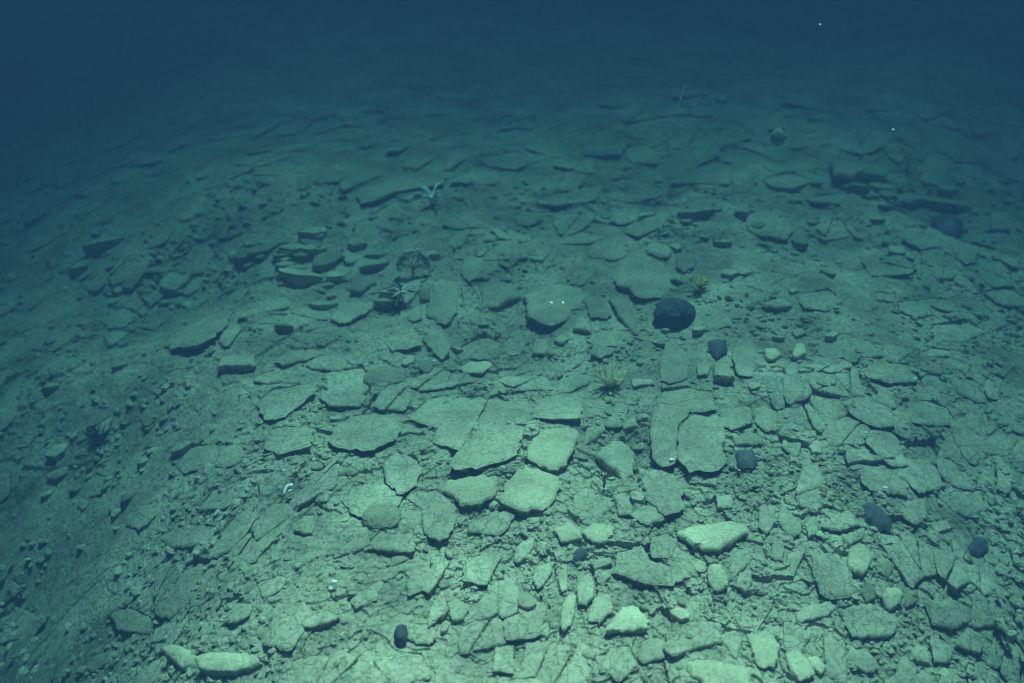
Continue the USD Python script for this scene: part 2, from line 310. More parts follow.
 ('O', 'mid', .04, 'grey stone right of the upright rounded stone', '20,50 60,40 70,100 60,150 10,130'),
 ('O', 'mid', .05, 'broad lumpy stone above the two leaning pale stones', '190,300 270,280 280,320 250,350 130,380 110,340 180,290'),
 ('O', 'mid', .08, 'grey stone with a curved dark left edge at the lower right', '575,490 600,450 650,470 655,560 600,540'),
 ('O', 'dark', .06, 'dark rounded boulder near the right edge', '800,70 840,30 885,50 890,100 850,120 815,100'),
 ('Q', 'dark', .24, 'dark rounded stone standing in for a shaded hollow, hazy upper right', '740,645 760,608 820,605 852,640 835,680 780,682'),  # dark colour stands in for the shade inside a round hollow
 ('Q', 'mid', .12, 'square-cornered hazy block at the upper right', '920,620 980,630 985,685 920,680'),
 ('Q', 'mid', .10, 'rounded hazy stone standing above a dark ledge at the upper right', '710,540 720,460 760,450 800,490 800,540 760,550'),
 ('P', 'dim', .08, 'dull low stone standing in for a dark hollow, up-slope of the laser-marked slab', '510,640 545,622 600,625 605,650 560,672 525,665'),  # dull tone put in for the shade of a hollow
]
SLABS = [  # plates of the bedrock, still in place
 ('H', .05, '0,90 60,20 200,5 250,30 110,140 40,170'), ('H', .05, '260,25 400,5 435,60 415,100 300,95 255,60'), ('H', .06, '290,250 310,160 420,120 540,130 580,190 540,240 450,280 330,270'),
 ('H', .06, '510,300 560,260 640,290 660,340 630,420 580,450 520,390'), ('H', .09, '615,130 690,40 800,22 760,120 730,170 650,150'), ('H', .10, '800,25 920,45 865,165 805,260 715,215 725,165 770,100'),
 ('H', .07, '930,45 1070,20 1110,90 1085,150 985,140 885,175'), ('H', .07, '880,185 985,150 1080,165 1040,280 990,310 930,325 880,345 770,365 815,270'), ('H', .05, '380,400 500,390 580,440 570,490 500,540 400,530 340,470'),
 ('H', .04, '590,450 720,420 800,490 790,580 740,630 670,600 660,500'), ('H', .04, '30,200 130,170 230,190 220,260 100,290 30,270'),
 ('I', .07, '565,110 600,80 710,90 700,130 660,160 650,310 640,330 600,335 565,310 560,220'), ('I', .07, '670,180 720,120 830,130 850,200 840,330 820,360 710,355 665,310'), ('I', .06, '840,100 950,80 960,150 880,180 840,160'),
 ('I', .05, '480,520 530,480 590,490 600,540 540,560'), ('I', .04, '415,450 460,440 480,520 430,530'), ('I', .05, '100,60 190,40 280,60 270,150 140,145 90,140'), ('I', .04, '510,350 640,350 690,420 680,520 610,540 540,460'),
 ('I', .05, '600,30 700,10 800,30 820,110 720,110 600,70'), ('I', .04, '240,440 300,400 400,430 400,480 330,540 250,520'),
 ('J', .06, '315,240 360,260 440,290 520,300 420,310 370,310 320,325'), ('J', .05, '530,300 640,290 700,350 690,420 600,440 560,380'), ('J', .05, '560,470 630,460 640,530 590,570 545,540'), ('J', .05, '740,430 860,420 880,500 800,540 740,500'),
 ('J', .06, '560,70 640,60 720,90 760,160 680,170 580,150'), ('J', .05, '215,580 280,520 330,500 370,560 290,590'), ('J', .05, '370,320 470,330 560,400 560,450 440,440 380,400'),
 ('D', .08, '650,450 720,390 850,330 920,310 900,370 850,430 790,465 670,470'), ('D', .08, '560,260 640,210 680,205 640,260 590,300'), ('D', .08, '580,340 620,310 640,360 610,390 560,380'), ('D', .06, '400,350 480,300 540,320 500,380 430,390'),
 ('E', .06, '0,570 90,540 105,555 95,600 40,605 -10,600'), ('E', .06, '785,470 830,440 900,400 965,430 970,470 930,500 850,505 810,510'), ('E', .05, '280,560 420,530 470,600 400,650 280,640'),
 ('G', .07, '370,120 500,130 580,160 560,185 420,180'), ('G', .06, '430,240 510,245 500,285 440,275'), ('G', .07, '640,260 740,270 745,320 690,320 645,290'), ('G', .09, '860,240 960,200 1030,260 1030,300 930,290'),
 ('G', .05, '640,460 730,470 720,500 640,500'), ('G', .06, '520,280 640,270 650,330 590,350 530,320'), ('G', .06, '120,250 240,230 300,280 240,320 140,310'), ('G', .05, '400,520 560,520 600,590 480,610 390,580'), ('G', .06, '650,370 800,350 870,400 780,440 660,430'),
 ('N', .05, '610,440 620,380 700,390 720,440 690,470 640,465'), ('N', .05, '600,240 640,150 690,125 690,180 650,260 610,270'), ('N', .06, '690,180 720,120 770,130 720,220 690,260 660,250'), ('N', .06, '700,330 745,245 765,330 690,400'),
 ('N', .06, '830,215 840,130 950,90 980,100 920,240'), ('N', .04, '950,580 960,480 1023,470 1030,590'), ('N', .05, '445,85 500,20 620,30 640,100 560,105'), ('N', .05, '180,395 260,330 330,360 300,380 220,405'), ('N', .05, '30,290 0,220 90,190 130,210 80,260'),
 ('N', .05, '500,580 560,500 660,500 700,600 560,640'), ('L', .05, '560,120 560,40 620,20 660,50 640,120 600,130'), ('L', .06, '410,180 420,90 520,60 550,130 700,180 720,200 640,230 540,235'), ('L', .04, '360,560 390,480 470,470 500,560 430,620'),
 ('L', .04, '640,60 700,110 780,150 770,180 690,180 640,130'), ('O', .06, '755,470 810,400 880,430 850,510 800,490'), ('O', .07, '660,420 690,430 745,485 730,540 670,540'), ('O', .05, '300,330 420,300 540,360 500,440 340,440'), ('O', .05, '640,300 760,280 820,360 740,410 660,390'),
 ('K', .07, '-60,200 40,215 90,258 60,285 0,320 -80,330'), ('K', .05, '-60,380 60,330 150,345 110,420 20,470 -60,480'), ('K', .05, '340,570 380,510 460,490 440,530 370,585'), ('K', .05, '600,470 620,410 700,370 690,410 640,460'), ('K', .05, '900,380 930,300 1000,320 990,360 940,385'),
 ('K', .04, '440,350 520,330 600,360 590,420 470,420'), ('B', .06, '500,570 560,490 640,470 620,530 560,590'), ('B', .06, '700,330 750,240 860,240 840,320 740,360'), ('B', .05, '640,620 720,560 860,570 820,640 700,660'), ('B', .06, '300,420 380,360 430,380 400,450 330,460'),
 ('B', .05, '860,330 880,240 980,240 960,310 900,340'), ('B', .05, '790,510 850,420 960,450 900,500'), ('Q', .36, '445,440 480,430 600,440 620,520 530,500 510,515 450,510'), ('Q', .30, '610,535 680,530 770,545 880,590 830,600 720,580 640,570'), ('Q', .12, '240,520 330,500 390,530 330,560 260,550'),
 ('Q', .12, '370,580 440,560 500,580 450,600 390,600'), ('P', .07, '30,560 120,520 330,510 300,550 160,570 60,620'), ('P', .07, '580,600 650,570 780,560 760,590 640,620'), ('P', .07, '830,430 900,420 960,450 940,490 870,480'), ('P', .07, '400,460 520,440 600,470 520,500 430,490'),
]

def px_poly(crop, text):
    x0, y0, f = CROPS[crop]
    return [(x0 + float(a) / f, y0 + float(b_) / f) for a, b_ in (p.split(',') for p in text.split())]
def world_poly(crop, text, lift):
    p = np.array(px_poly(crop, text)); return np.stack(at_many(p[:, 0], p[:, 1], lift), 1)
hollows = [(616, 443, .22, .24), (596, 488, .08, .2), (338, 262, .24, .5), (420, 300, .10, .3), (175, 288, .28, .7), (210, 250, .2, .5), (630, 306, .10, .25), (540, 218, .14, .4), (640, 185, .15, .5),
           (925, 196, .25, .6), (950, 214, .2, .4), (715, 345, .08, .3), (460, 345, .10, .3), (20, 598, .12, .40), (100, 440, .15, .6), (985, 545, .08, .3), (752, 606, .07, .15), (380, 240, .12, .4), (820, 420, .06, .4), (500, 300, .08, .2)]
DENTS = [at(px, py) + (dd, dr) for px, py, dd, dr in hollows]
slab_polys = [world_poly(c_, t_, r_ * .6) for c_, r_, t_ in SLABS]
def spaced(a, b, step): return np.linspace(a, b, max(2, int(round(abs(b - a) / step)) + 1))
az = np.concatenate([spaced(-180, -45, 3)[:-1], spaced(-45, -35, .4)[:-1], spaced(-35, 35, .09)[:-1], spaced(35, 45, .4)[:-1], spaced(45, 180, 3)[:-1]])
de = np.concatenate([[88.0], spaced(84, 60, .8)[:-1], spaced(60, 9.0, .056)[:-1], spaced(9.0, 4.0, .12)])
A, D = np.meshgrid(np.radians(az), np.radians(de))
R = CAM_H / np.tan(D)
GX, GY = R * np.sin(A), R * np.cos(A)
GZ, GM = relief(GX, GY), macro(GX, GY)
for pl_ in slab_polys:                               # the sheet runs lower and smoother under the plates that lie on it
    q_ = Polygon(pl_).buffer(0); b0, b1, b2, b3 = q_.bounds
    hit = np.nonzero((GX > b0) & (GX < b2) & (GY > b1) & (GY < b3))
    ins = contains_xy(q_, GX[hit], GY[hit]); h0, h1 = hit[0][ins], hit[1][ins]
    GZ[h0, h1] = .25 * GZ[h0, h1] - .035
GZ = GZ + GM
nr, nc = GX.shape
idx = np.arange(nr * nc).reshape(nr, nc); nx = np.roll(idx, -1, 1)
quads = np.stack([idx[:-1], idx[1:], nx[1:], nx[:-1]], -1).reshape(-1, 4)
GV = np.stack([GX, GY, GZ], -1).reshape(-1, 3)
cap = len(GV)
GV = np.vstack([GV, [0, 0, float(macro(np.array([0.]), np.array([0.]))[0])]])
tris = np.vstack([quads[:, [0, 2, 1]], quads[:, [0, 3, 2]], np.stack([np.full(nc, cap), idx[0], nx[0]], 1)[:, [0, 2, 1]]])
def flip_up(v, f):
    n = np.cross(v[f[:, 1]] - v[f[:, 0]], v[f[:, 2]] - v[f[:, 0]])[:, 2]
    f = f.copy(); f[n < 0] = f[n < 0][:, [0, 2, 1]]; return f
tag(obj('seabed', (GV, flip_up(GV, tris)), M['mud']), kind='structure')

# a plain ground level for resting things on: macro + coarse relief averaged by a short look-up
near_mask = (np.abs(A) < math.radians(37)) & (D > math.radians(9)) & (D < math.radians(60))
gtree = cKDTree(np.stack([GX[near_mask], GY[near_mask]], 1)); gz = GZ[near_mask]
def ground(x, y, rad=0.0):
    if rad <= 0:
        return float(gz[gtree.query([x, y])[1]])
    i = gtree.query_ball_point([x, y], rad)
    return float(np.mean(gz[i])) if len(i) else float(gz[gtree.query([x, y])[1]])
# ------------------------------------------------------------------ stones and slabs
def stone_mesh(poly, top, thick, seed, tilt=(0, 0), dome=0.15, rough=0.012, round_=0.25, under=0.10, n=44, wav=.14):
    """A flat broken stone from its outline (n x 2 in world metres): undercut sides, a worn rim and an uneven top.
    top: height of its top at the centre."""
    p = Polygon(poly)
    if not p.is_valid: p = p.buffer(0)
    if p.geom_type != 'Polygon': p = max(p.geoms, key=lambda q: q.area)
    g = np.random.default_rng(seed)
    c = np.array(p.centroid.coords[0]); size = math.sqrt(p.area)
    p = p.buffer(-size * .07).buffer(size * .05, join_style='round', quad_segs=2)
    if p.is_empty: p = Polygon(poly)
    if p.geom_type != 'Polygon': p = max(p.geoms, key=lambda q: q.area)
    ext = p.exterior
    o = np.array([ext.interpolate(t, True).coords[0] for t in np.linspace(0, 1, n, endpoint=False)]) - c
    if Polygon(o).exterior.is_ccw is False: o = o[::-1]
    ang = np.arange(n)
    q = np.stack([o[:, 0] * 9 / max(size, .05), o[:, 1] * 9 / max(size, .05), np.full(n, seed * 3.7)], -1)
    o = o * (1 + wav * (fbm(q * .6, 3, seed) - .5) + 0.04 * g.normal(size=n))[:, None]
    prof = [(1 - under * 1.3, -1.3), (1 - under, -.55), (1.0 - under * .15, -.30), (1.0, -.18 - .1 * round_), (1 - .05 - .07 * round_, -0.02 - .12 * round_ ), (.82, .0), (.55, .5 * dome), (.27, .9 * dome)]
    V = []
    for s, z in prof:
        rr = np.column_stack([o * s, np.full(n, z * thick)])
        V.append(rr)
    V.append(np.array([[0, 0, dome * thick]])); V = np.vstack(V)
    w = np.column_stack([V[:, :2] / max(size, .05) * 3.3, V[:, 2] / max(thick, .01)]) + seed * 5.1
    amp = rough * (1 + 0 * V[:, 2])
    d = (fbm(w, 4, seed + 1) - .5)
    V[:, 2] += d * amp * 2.2
    V[:, :2] *= (1 + 0.10 * (fbm(w * 1.7, 2, seed + 2) - .5))[:, None]
    V[:, 2] += tilt[0] * V[:, 0] + tilt[1] * V[:, 1]
    V += [c[0], c[1], top]
    F = []
    for k in range(len(prof) - 1):
        a = k * n + ang; b = k * n + np.roll(ang, -1)
        F += [np.stack([a, b, b + n], 1), np.stack([a, b + n, a + n], 1)]
    last = (len(prof) - 1) * n
    F.append(np.stack([last + ang, last + np.roll(ang, -1), np.full(n, len(V) - 1)], 1))
    F.append(np.stack([np.roll(ang, -1), ang, np.full(n, 0)], 1)[1:-1])
    return V, np.vstack(F)
def join(ms):
    V, F, o = [], [], 0
    for v, f in ms: V.append(v); F.append(np.asarray(f) + o); o += len(v)
    return np.vstack(V), np.vstack(F)
placed, polys = [], []
def lay(name, mat, poly, rise, seed, parent='/World', dome=.12, far_sink=.3, thick=None, n=44, round_=.25, rough=.012, wav=.14):
    """Lays a stone so that its far edge sinks into the silt and its near edge stands 'rise' above it."""
    c = Polygon(poly).centroid; x, y = c.x, c.y
    ext = np.ptp(poly[:, 1]) + .02
    g0 = ground(x, y, .5 * math.sqrt(max(Polygon(poly).area, 1e-3)))
    ga = ground(x, y + ext * .45, .06); gb = ground(x, y - ext * .5, .06)
    gl = ground(x - .12, y, .06); gr_ = ground(x + .12, y, .06)
    lo, hi = gb + rise, ga + rise * far_sink
    ty = np.clip((hi - lo) / ext, -.5, .25)
    tx = np.clip((gr_ - gl) / .24 * .6, -.3, .3)
    if name == 'slab':                               # bedrock lies with the lie of the slope, its near edge a little proud
        my = macro(np.array([x, x, x - .2, x + .2, x]), np.array([y - ext * .5, y + ext * .5, y, y, y]))
        ty = (my[1] - my[0] - rise * 1.1) / ext; tx = np.clip((my[3] - my[2]) / .4, -.6, .6); lo = hi = float(my[4]) + rise * .45 - (.022 if mat == 'outcrop' else .012); g0 = lo - rise * .5
    top = .5 * (lo + hi) * .6 + .4 * (g0 + rise * .5)
    thick = thick or max(.05, rise * 1.25)
    if name == 'slab': poly = np.array(Polygon(poly).buffer(0).buffer(.022 if mat == 'outcrop' else .012, join_style='mitre').exterior.coords)[:-1]
    v, f = stone_mesh(poly, top, thick, seed, (tx, ty), dome, rough, round_, n=n, wav=wav)
    polys.append(Polygon(poly).buffer(0))
    return (v, f) if parent is None else obj(name, (v, f), M[mat], parent, smooth=38)

for i, (crop, mat, rise, label, text) in enumerate(STONES):
    rise *= .82 if mat == 'pale' else .76; poly = world_poly(crop, text, rise * .8)
    name = {'dark': 'dark_stone', 'pale': 'pale_stone'}.get(mat, 'stone')
    p = lay(name, mat, poly, rise * 1.0, 100 + i, dome=.3 if mat == 'dark' else .15, round_=.9 if mat == 'dark' else .3,
            thick=rise * 1.6 if mat == 'dark' else None)
    tag(p, label, 'stone')

bed = empty('bedrock'); tag(bed, kind='structure')
nslab = 0
for i, (crop, rise, text) in enumerate(SLABS):
    lay('slab', 'outcrop' if rise >= .07 and crop in 'HI' or rise >= .05 and crop == 'I' else 'slab', slab_polys[i], rise * .6, 400 + i, P(bed), dome=.04, far_sink=.0, n=40, round_=.3, wav=.07); nslab += 1

# more of the jointed bedrock: the plates between the ones above
def ring_cells(y0, y1, cell, seed):
    g = np.random.default_rng(seed)
    xs = np.arange(-y1 * .75 - 1, y1 * .75 + 1, cell); ys = np.arange(y0, y1, cell * 1.15)
    X, Y = np.meshgrid(xs, ys); X = X + cell * g.uniform(-.42, .42, X.shape); Y = Y + cell * g.uniform(-.42, .42, Y.shape)
    u, v = foliated(X.ravel(), Y.ravel(), 1.35)
    vor = Voronoi(np.stack([u, v], 1)); out = []
    c, s = math.cos(LEAN), math.sin(LEAN)
    for r in vor.point_region:
        reg = vor.regions[r]
        if -1 in reg or len(reg) < 3: continue
        q = vor.vertices[reg]; uu, vv = q[:, 0], q[:, 1] * 1.35
        w = np.stack([uu * c + vv * s, -uu * s + vv * c], 1)
        pl = Polygon(w)
        if pl.area > cell * cell * 3 or not (y0 <= pl.centroid.y < y1): continue
        out.append((pl, float(g.random()), float(g.random())))
    return out
def in_view(x, y):
    z = float(macro(np.array([x]), np.array([y]))[0]) - CAM_H
    f_ = y * cp - z * sp; u_ = y * sp + z * cp
    if f_ < .5: return None
    px, py = W / 2 + FPX * x / f_, H / 2 - FPX * u_ / f_
    return (px, py) if -25 < px < W + 25 and -10 < py < H + 25 else None
tree0 = STRtree(polys); traced = list(polys)
spare = []
def split(pl, g):
    """Long plates are cracked along the grain into splinters, as here and there in the photograph."""
    if g.random() > .45: return [pl]
    c = pl.centroid; a = math.pi / 2 - LEAN + g.normal(0, .15); d = np.array([math.cos(a), math.sin(a)]); nrm = np.array([-d[1], d[0]])
    o = g.normal(0, .05) * math.sqrt(pl.area); out = []
    for sg in (-1, 1):
        base = np.array([c.x, c.y]) + nrm * (o + sg * .006)
        half = Polygon([base - d * 3, base + d * 3, base + d * 3 + nrm * sg * 3, base - d * 3 + nrm * sg * 3]).intersection(pl)
        if half.geom_type == 'Polygon' and half.area > .008: out.append(half)
    return out
gs = np.random.default_rng(64)
cells = [(h, float(gs.random()), float(gs.random())) for pl, _, _ in ring_cells(2.2, 5.2, .25, 61) + ring_cells(5.2, 7.6, .31, 62) + ring_cells(7.6, 10.5, .42, 65) + ring_cells(10.5, 16.0, .62, 63) for h in split(pl, gs)]
cxy = np.array([[c[0].centroid.x, c[0].centroid.y] for c in cells])
cz = macro(cxy[:, 0], cxy[:, 1]) - CAM_H; cs = silt(cxy[:, 0], cxy[:, 1])
fz = cxy[:, 1] * cp - cz * sp; upx = W / 2 + FPX * cxy[:, 0] / fz; upy = H / 2 - FPX * (cxy[:, 1] * sp + cz * cp) / fz
for (pl, ra, rb), sl, ux, uy, y in zip(cells, cs, upx, upy, cxy[:, 1]):
    if not (-25 < ux < W + 25 and -10 < uy < H + 25) or sl > (.62 + .45 * ra if ux > 430 or uy < 330 else .12 + .4 * ra): continue
    if any(traced[j].intersection(pl).area > .10 * pl.area for j in tree0.query(pl)): continue
    q = pl.buffer(-.002 - .007 * rb)
    if q.is_empty or q.geom_type != 'Polygon' or q.area < .006: continue
    spare.append((q, ra, rb, y))
spare.sort(key=lambda t_: -t_[0].area / t_[3] ** 3)
rest_v = []
for k, (q, ra, rb, y) in enumerate(spare):
    poly = np.array(q.exterior.coords)[:-1]; rise = (.010 + .026 * ra ** 2.5) * (1.0 if y < 9 else 1.5)
    pr = lay('slab', 'slab', poly, rise, 900 + k, None if nslab >= 300 else P(bed), dome=.05, far_sink=-.1, n=24, round_=.25, wav=.06, thick=.06)
    if nslab >= 300: rest_v.append(pr)
    nslab += 1
if rest_v:
    tag(obj('slab', join(rest_v), M['slab'], P(bed)), kind='stuff')

# small loose stones
groups = [('mid', 'stone chip', 'small flat grey-green stone lying loose among the broken rock', 'small grey stones scattered over the slope'),
          ('pale', 'stone chip', 'small bright stone standing out among duller rubble', 'small bright stones scattered over the slope'),
          ('dim', 'stone chip', 'small dull dark-sided stone half sunk in rubble', 'small dull stones half sunk in the rubble')]
g = np.random.default_rng(77)
allp = [p for p in polys[:len(STONES)]]; tr1 = STRtree(allp)
count = 0; chips = []
PX, PY = g.uniform(0, W, 4000), 683 - 440 * g.random(4000) ** 1.35
ZONES = [(335, 265, 70, 30), (330, 300, 60, 25), (560, 345, 110, 30), (700, 240, 70, 30), (735, 365, 70, 30), (612, 445, 34, 34), (170, 285, 90, 35), (890, 190, 90, 20), (600, 600, 90, 40), (790, 560, 90, 60), (800, 420, 60, 60), (90, 480, 60, 45), (120, 430, 90, 60), (335, 265, 70, 30), (290, 250, 60, 20), (612, 435, 30, 40), (615, 470, 25, 25), (600, 310, 60, 25), (470, 330, 60, 30)]
zi = g.integers(0, len(ZONES), 4000); zone = g.random(4000) < .6      # rubble gathers in pockets
zx, zy, zw, zh = np.array(ZONES, float)[zi].T
PX = np.where(zone, zx + zw * g.normal(0, .55, 4000), PX); PY = np.where(zone, zy + zh * g.normal(0, .55, 4000), PY)
XX, YY = at_many(PX, PY); SS = silt(XX, YY)
for px, py, x, y, sl, zn in zip(PX, PY, XX, YY, SS, zone):
    if count >= 230: break
    if not 1.5 < y < 14 or (not zn and sl > .55 * g.random() + .2): continue
    if not zn and py > 250 and px < 250 and g.random() < .6: continue
    if any(allp[j].distance(Point(x, y)) < .06 for j in tr1.query(Point(x, y).buffer(.1))): continue
    s = (4.5 + 7 * g.random() ** 2.2) * math.sqrt(x * x + y * y + CAM_H ** 2) / FPX
    if zn and py < 340: s *= 1.45
    m = int(g.integers(5, 8)); a0 = g.uniform(0, 6.28); el = g.uniform(1.0, 1.7); th = g.normal(1.15, .5)
    a = a0 + np.arange(m) * 2 * np.pi / m + g.uniform(-.35, .35, m)
    q = np.stack([np.cos(a) * el, np.sin(a)], 1) * (s * g.uniform(.8, 1.1, (m, 1))) * .9
    q = q @ np.array([[math.cos(th), math.sin(th)], [-math.sin(th), math.cos(th)]]) + [x, y]
    kind = g.choice(3, p=[.66, .08, .26]); mat, cat, label, group = groups[kind]
    pr = lay({'pale': 'bright_stone_chip', 'dim': 'dull_stone_chip'}.get(mat, 'stone_chip'), mat, q, s * (g.uniform(.5, 1.0) if zn else g.uniform(.2, .42)), 3000 + count, dome=.15 if zn else .25, n=14, round_=.05 if zn else .25, far_sink=.1)
    chips.append((pr, mat, el, x, y, group)); count += 1

LAND = [('dark round sponge', 675, 310), ('slab stone with laser dots', 552, 300), ('white brittle star', 432, 196), ('dotted sea fan', 413, 265), ('split pair of blocks', 538, 465),
        ('large yellowish stone', 715, 532), ('white bent shell', 290, 490), ('long dark blue stone', 878, 508), ('bright triangular stone', 628, 613), ('bright egg-shaped stone', 893, 590),
        ('long-spined urchin', 100, 438), ('small dark oval stone', 400, 626), ('pale triangular stone', 184, 652), ('pale cobble pair', 785, 349), ('jointed plates', 692, 430), ('tan feather star', 608, 376),
        ('long shadowed slab stone', 236, 362), ('dark boulder by the right edge', 978, 540), ('hazy dark boulder', 949, 215), ('large bottom-edge slab', 715, 668), ('dark squarish stone', 745, 455), ('squared hillside block', 898, 247)]
ORD = ['', 'second ', 'third ', 'fourth ', 'fifth ', 'sixth ', 'seventh ', 'eighth ', 'ninth ', 'tenth ', 'eleventh ', 'twelfth ', 'thirteenth ', 'fourteenth ', 'fifteenth ', 'sixteenth ', 'seventeenth ']
fams = {}
for pr, mat, el, x, y, group in chips:
    z = float(macro(np.array([x]), np.array([y]))[0]) - CAM_H; f_ = y * cp - z * sp
    px, py = W / 2 + FPX * x / f_, H / 2 - FPX * (y * sp + z * cp) / f_
    name, lx, ly = min(LAND, key=lambda t_: math.hypot(t_[1] - px, t_[2] - py)); dx, dy = px - lx, py - ly
    where = ('left of' if dx < 0 else 'right of') if abs(dx) > 1.3 * abs(dy) else ('up-slope of' if dy < 0 else 'down-slope of')
    look = {'mid': 'grey', 'pale': 'bright', 'dim': 'dull'}[mat] + (' oblong' if el > 1.4 else ' stubby')
    fams.setdefault((look, where, name), []).append((math.hypot(dx, dy), pr, group))
for (look, where, name), rows in fams.items():
    rows.sort(key=lambda t_: t_[0])
    for n_, (_, pr, group) in enumerate(rows):
        tag(pr, 'small %s stone %s the %s' % (look, where, name) + ('' if len(rows) == 1 else ', %snearest' % ORD[min(n_, len(ORD) - 1)]), 'stone', group)

# crumbs too many to count
def chip_cloud(n, seed, big=0):
    g = np.random.default_rng(seed)
    base = trimesh.creation.icosphere(1 if big else 0); nv = len(base.vertices)
    x, y = at_many(g.uniform(-20, W + 20, n * 6), 700 - 520 * g.random(n * 6) ** 1.3)
    sl = silt(x, y); cl = fbm(v2(x, y, 1.6, 3.3), 3, 88)
    ok = (y > 1.5) & (y < 16) & (g.random(n * 6) < (1.25 - sl * (.5 if big else 1)) * np.clip((cl - (.40 if big else .36)) * 4.5, .06, 1))
    if big: ok &= np.hypot(x, y) > 3.9
    x, y = x[ok][:n], y[ok][:n]; m = len(x)
    z = gz[gtree.query(np.stack([x, y], 1))[1]]
    s = (big + 2.6 * g.random(m) ** 1.5 if big else .8 + 2.6 * g.random(m) ** 2.5) * np.sqrt(x * x + y * y + CAM_H ** 2) / FPX
    v = base.vertices[None] * g.uniform(.72 if big else .55, 1.2, (m, nv, 1)) * (np.stack([g.uniform(1, 1.7, m), g.uniform(.8, 1.1, m), g.uniform(.35, .7, m)], -1)[:, None] if big else np.array([1.15, 1.15, .6])) * s[:, None, None]
    a, b_ = g.uniform(0, 6.28, (m, 1)), g.normal(0, .4, (m, 1))
    vy, vz = v[..., 1] * np.cos(b_) - v[..., 2] * np.sin(b_), v[..., 1] * np.sin(b_) + v[..., 2] * np.cos(b_)
    vx, vy = v[..., 0] * np.cos(a) - vy * np.sin(a), v[..., 0] * np.sin(a) + vy * np.cos(a)
    V = np.stack([vx + x[:, None], vy + y[:, None], vz + (z + s * .2)[:, None]], -1).reshape(-1, 3)
    return V, (base.faces[None] + (np.arange(m) * nv)[:, None, None]).reshape(-1, 3)
tag(obj('rubble', chip_cloud(2600, 15, 2.0), M['slab']), 'broken angular rubble packed over the middle and far slope', 'rubble', kind='stuff')
for mat, n, sd, label in (('mid', 4200, 5, 'loose grey rubble and crumbs strewn between the slabs'), ('dim', 2600, 6, 'dark fine rubble in the hollows between the slabs'), ('pale', 260, 8, 'bright specks of shell and stone scattered thinly')):
    tag(obj({'mid': 'rubble', 'dim': 'dark_rubble', 'pale': 'shell_debris'}[mat], chip_cloud(n, sd), M[mat]), label, 'rubble', kind='stuff')

# ------------------------------------------------------------------ animals
surf = None
def top_at(px, py, r=0.0):
    """The highest thing under a pixel's line of sight: seabed or a stone lying there."""
    x, y = at(px, py); z = ground(x, y)
    return np.array([x, y, z])
def on(px, py, lift):
    x, y = at(px, py, lift); return np.array([x, y, float(macro(np.array([x]), np.array([y]))[0]) + lift])
def tube(pts, r0, r1, sides=6):
    pts = np.asarray(pts, float); n = len(pts); r = np.linspace(r0, r1, n)
    t = np.gradient(pts, axis=0); t /= np.linalg.norm(t, axis=1, keepdims=True) + 1e-9
    a = np.cross(t, [0.13, 0.21, .97]); a /= np.linalg.norm(a, axis=1, keepdims=True) + 1e-9; b_ = np.cross(t, a)
    an = np.arange(sides) * 2 * np.pi / sides
    v = pts[:, None] + r[:, None, None] * (np.cos(an)[None, :, None] * a[:, None] + np.sin(an)[None, :, None] * b_[:, None])
    F = []
    for i in range(n - 1):
        k0 = i * sides + np.arange(sides); k1 = i * sides + np.roll(np.arange(sides), -1)
        F += [np.stack([k0, k1, k1 + sides], 1), np.stack([k0, k1 + sides, k0 + sides], 1)]
    e = (n - 1) * sides + np.arange(sides)
    F += [np.stack([np.full(sides - 2, e[0]), e[1:-1], e[2:]], 1)]
    return v.reshape(-1, 3), np.vstack(F)
def blob(r, squash=(1, 1, 1), amp=.15, s=2.5, seed=0, sub=4):
    m = trimesh.creation.icosphere(sub); v = np.array(m.vertices)
    v = v * (1 + amp * (fbm(v * s + seed * 3.1, 4, seed) - .5))[:, None] * r * np.array(squash)
    return v, np.array(m.faces)
def arm_path(g, a, length, lift, curl=.4, n=7):
    """An arm leaving the centre at heading a, rising then drooping outwards."""
    t = np.linspace(0, 1, n); aa = a + curl * t
    x = np.cumsum(np.cos(aa)) / n * length; y = np.cumsum(np.sin(aa)) / n * length
    return np.stack([x - x[0], y - y[0], lift * np.sin(t * 2.2)], 1)

def feather_star(loc, arms, length, lift, mat, label, cat, name='feather_star', seed=1, alt=None, pin=.22, thick=.009, up=0.0):
    o = empty(name, loc); g = np.random.default_rng(seed)
    obj('disc', blob(length * .13, (1, 1, .7), .3, 3, seed, 2), M[mat], P(o), smooth=True)
    for i in range(arms):
        a = i * 2 * np.pi / arms + g.uniform(-.15, .15)
        p = arm_path(g, a, length * g.uniform(.75, 1.05), lift * g.uniform(.7, 1.3), g.normal(0, .5))
        p[:, 2] += up * np.linspace(0, 1, len(p)) ** 1.3 * length
        m = M[alt] if alt and i % 2 else M[mat]
        pr = obj('arm', tube(p, thick, thick * .35, 5), m, P(o), smooth=True)
        pins = []
        for k_ in np.linspace(1.0, len(p) - 1.01, 11):
            i0 = int(k_); q = p[i0] + (p[min(i0 + 1, len(p) - 1)] - p[i0]) * (k_ - i0); d = p[min(i0 + 1, len(p) - 1)] - p[i0]
            sd = np.array([-d[1], d[0], 0]); sd /= np.linalg.norm(sd) + 1e-9; d = d / (np.linalg.norm(d) + 1e-9)
            for sgn in (-1, 1):
                e = q + (sd * sgn * .8 + d * .6 + np.array([0, 0, .25])) * length * pin * (1.15 - k_ / len(p))
                pins.append(tube([q, .5 * (q + e) + [0, 0, .004], e], thick * .45, thick * .18, 3))
        obj('pinnule_fringe', join(pins), m, P(pr))
    return tag(o, label, cat)

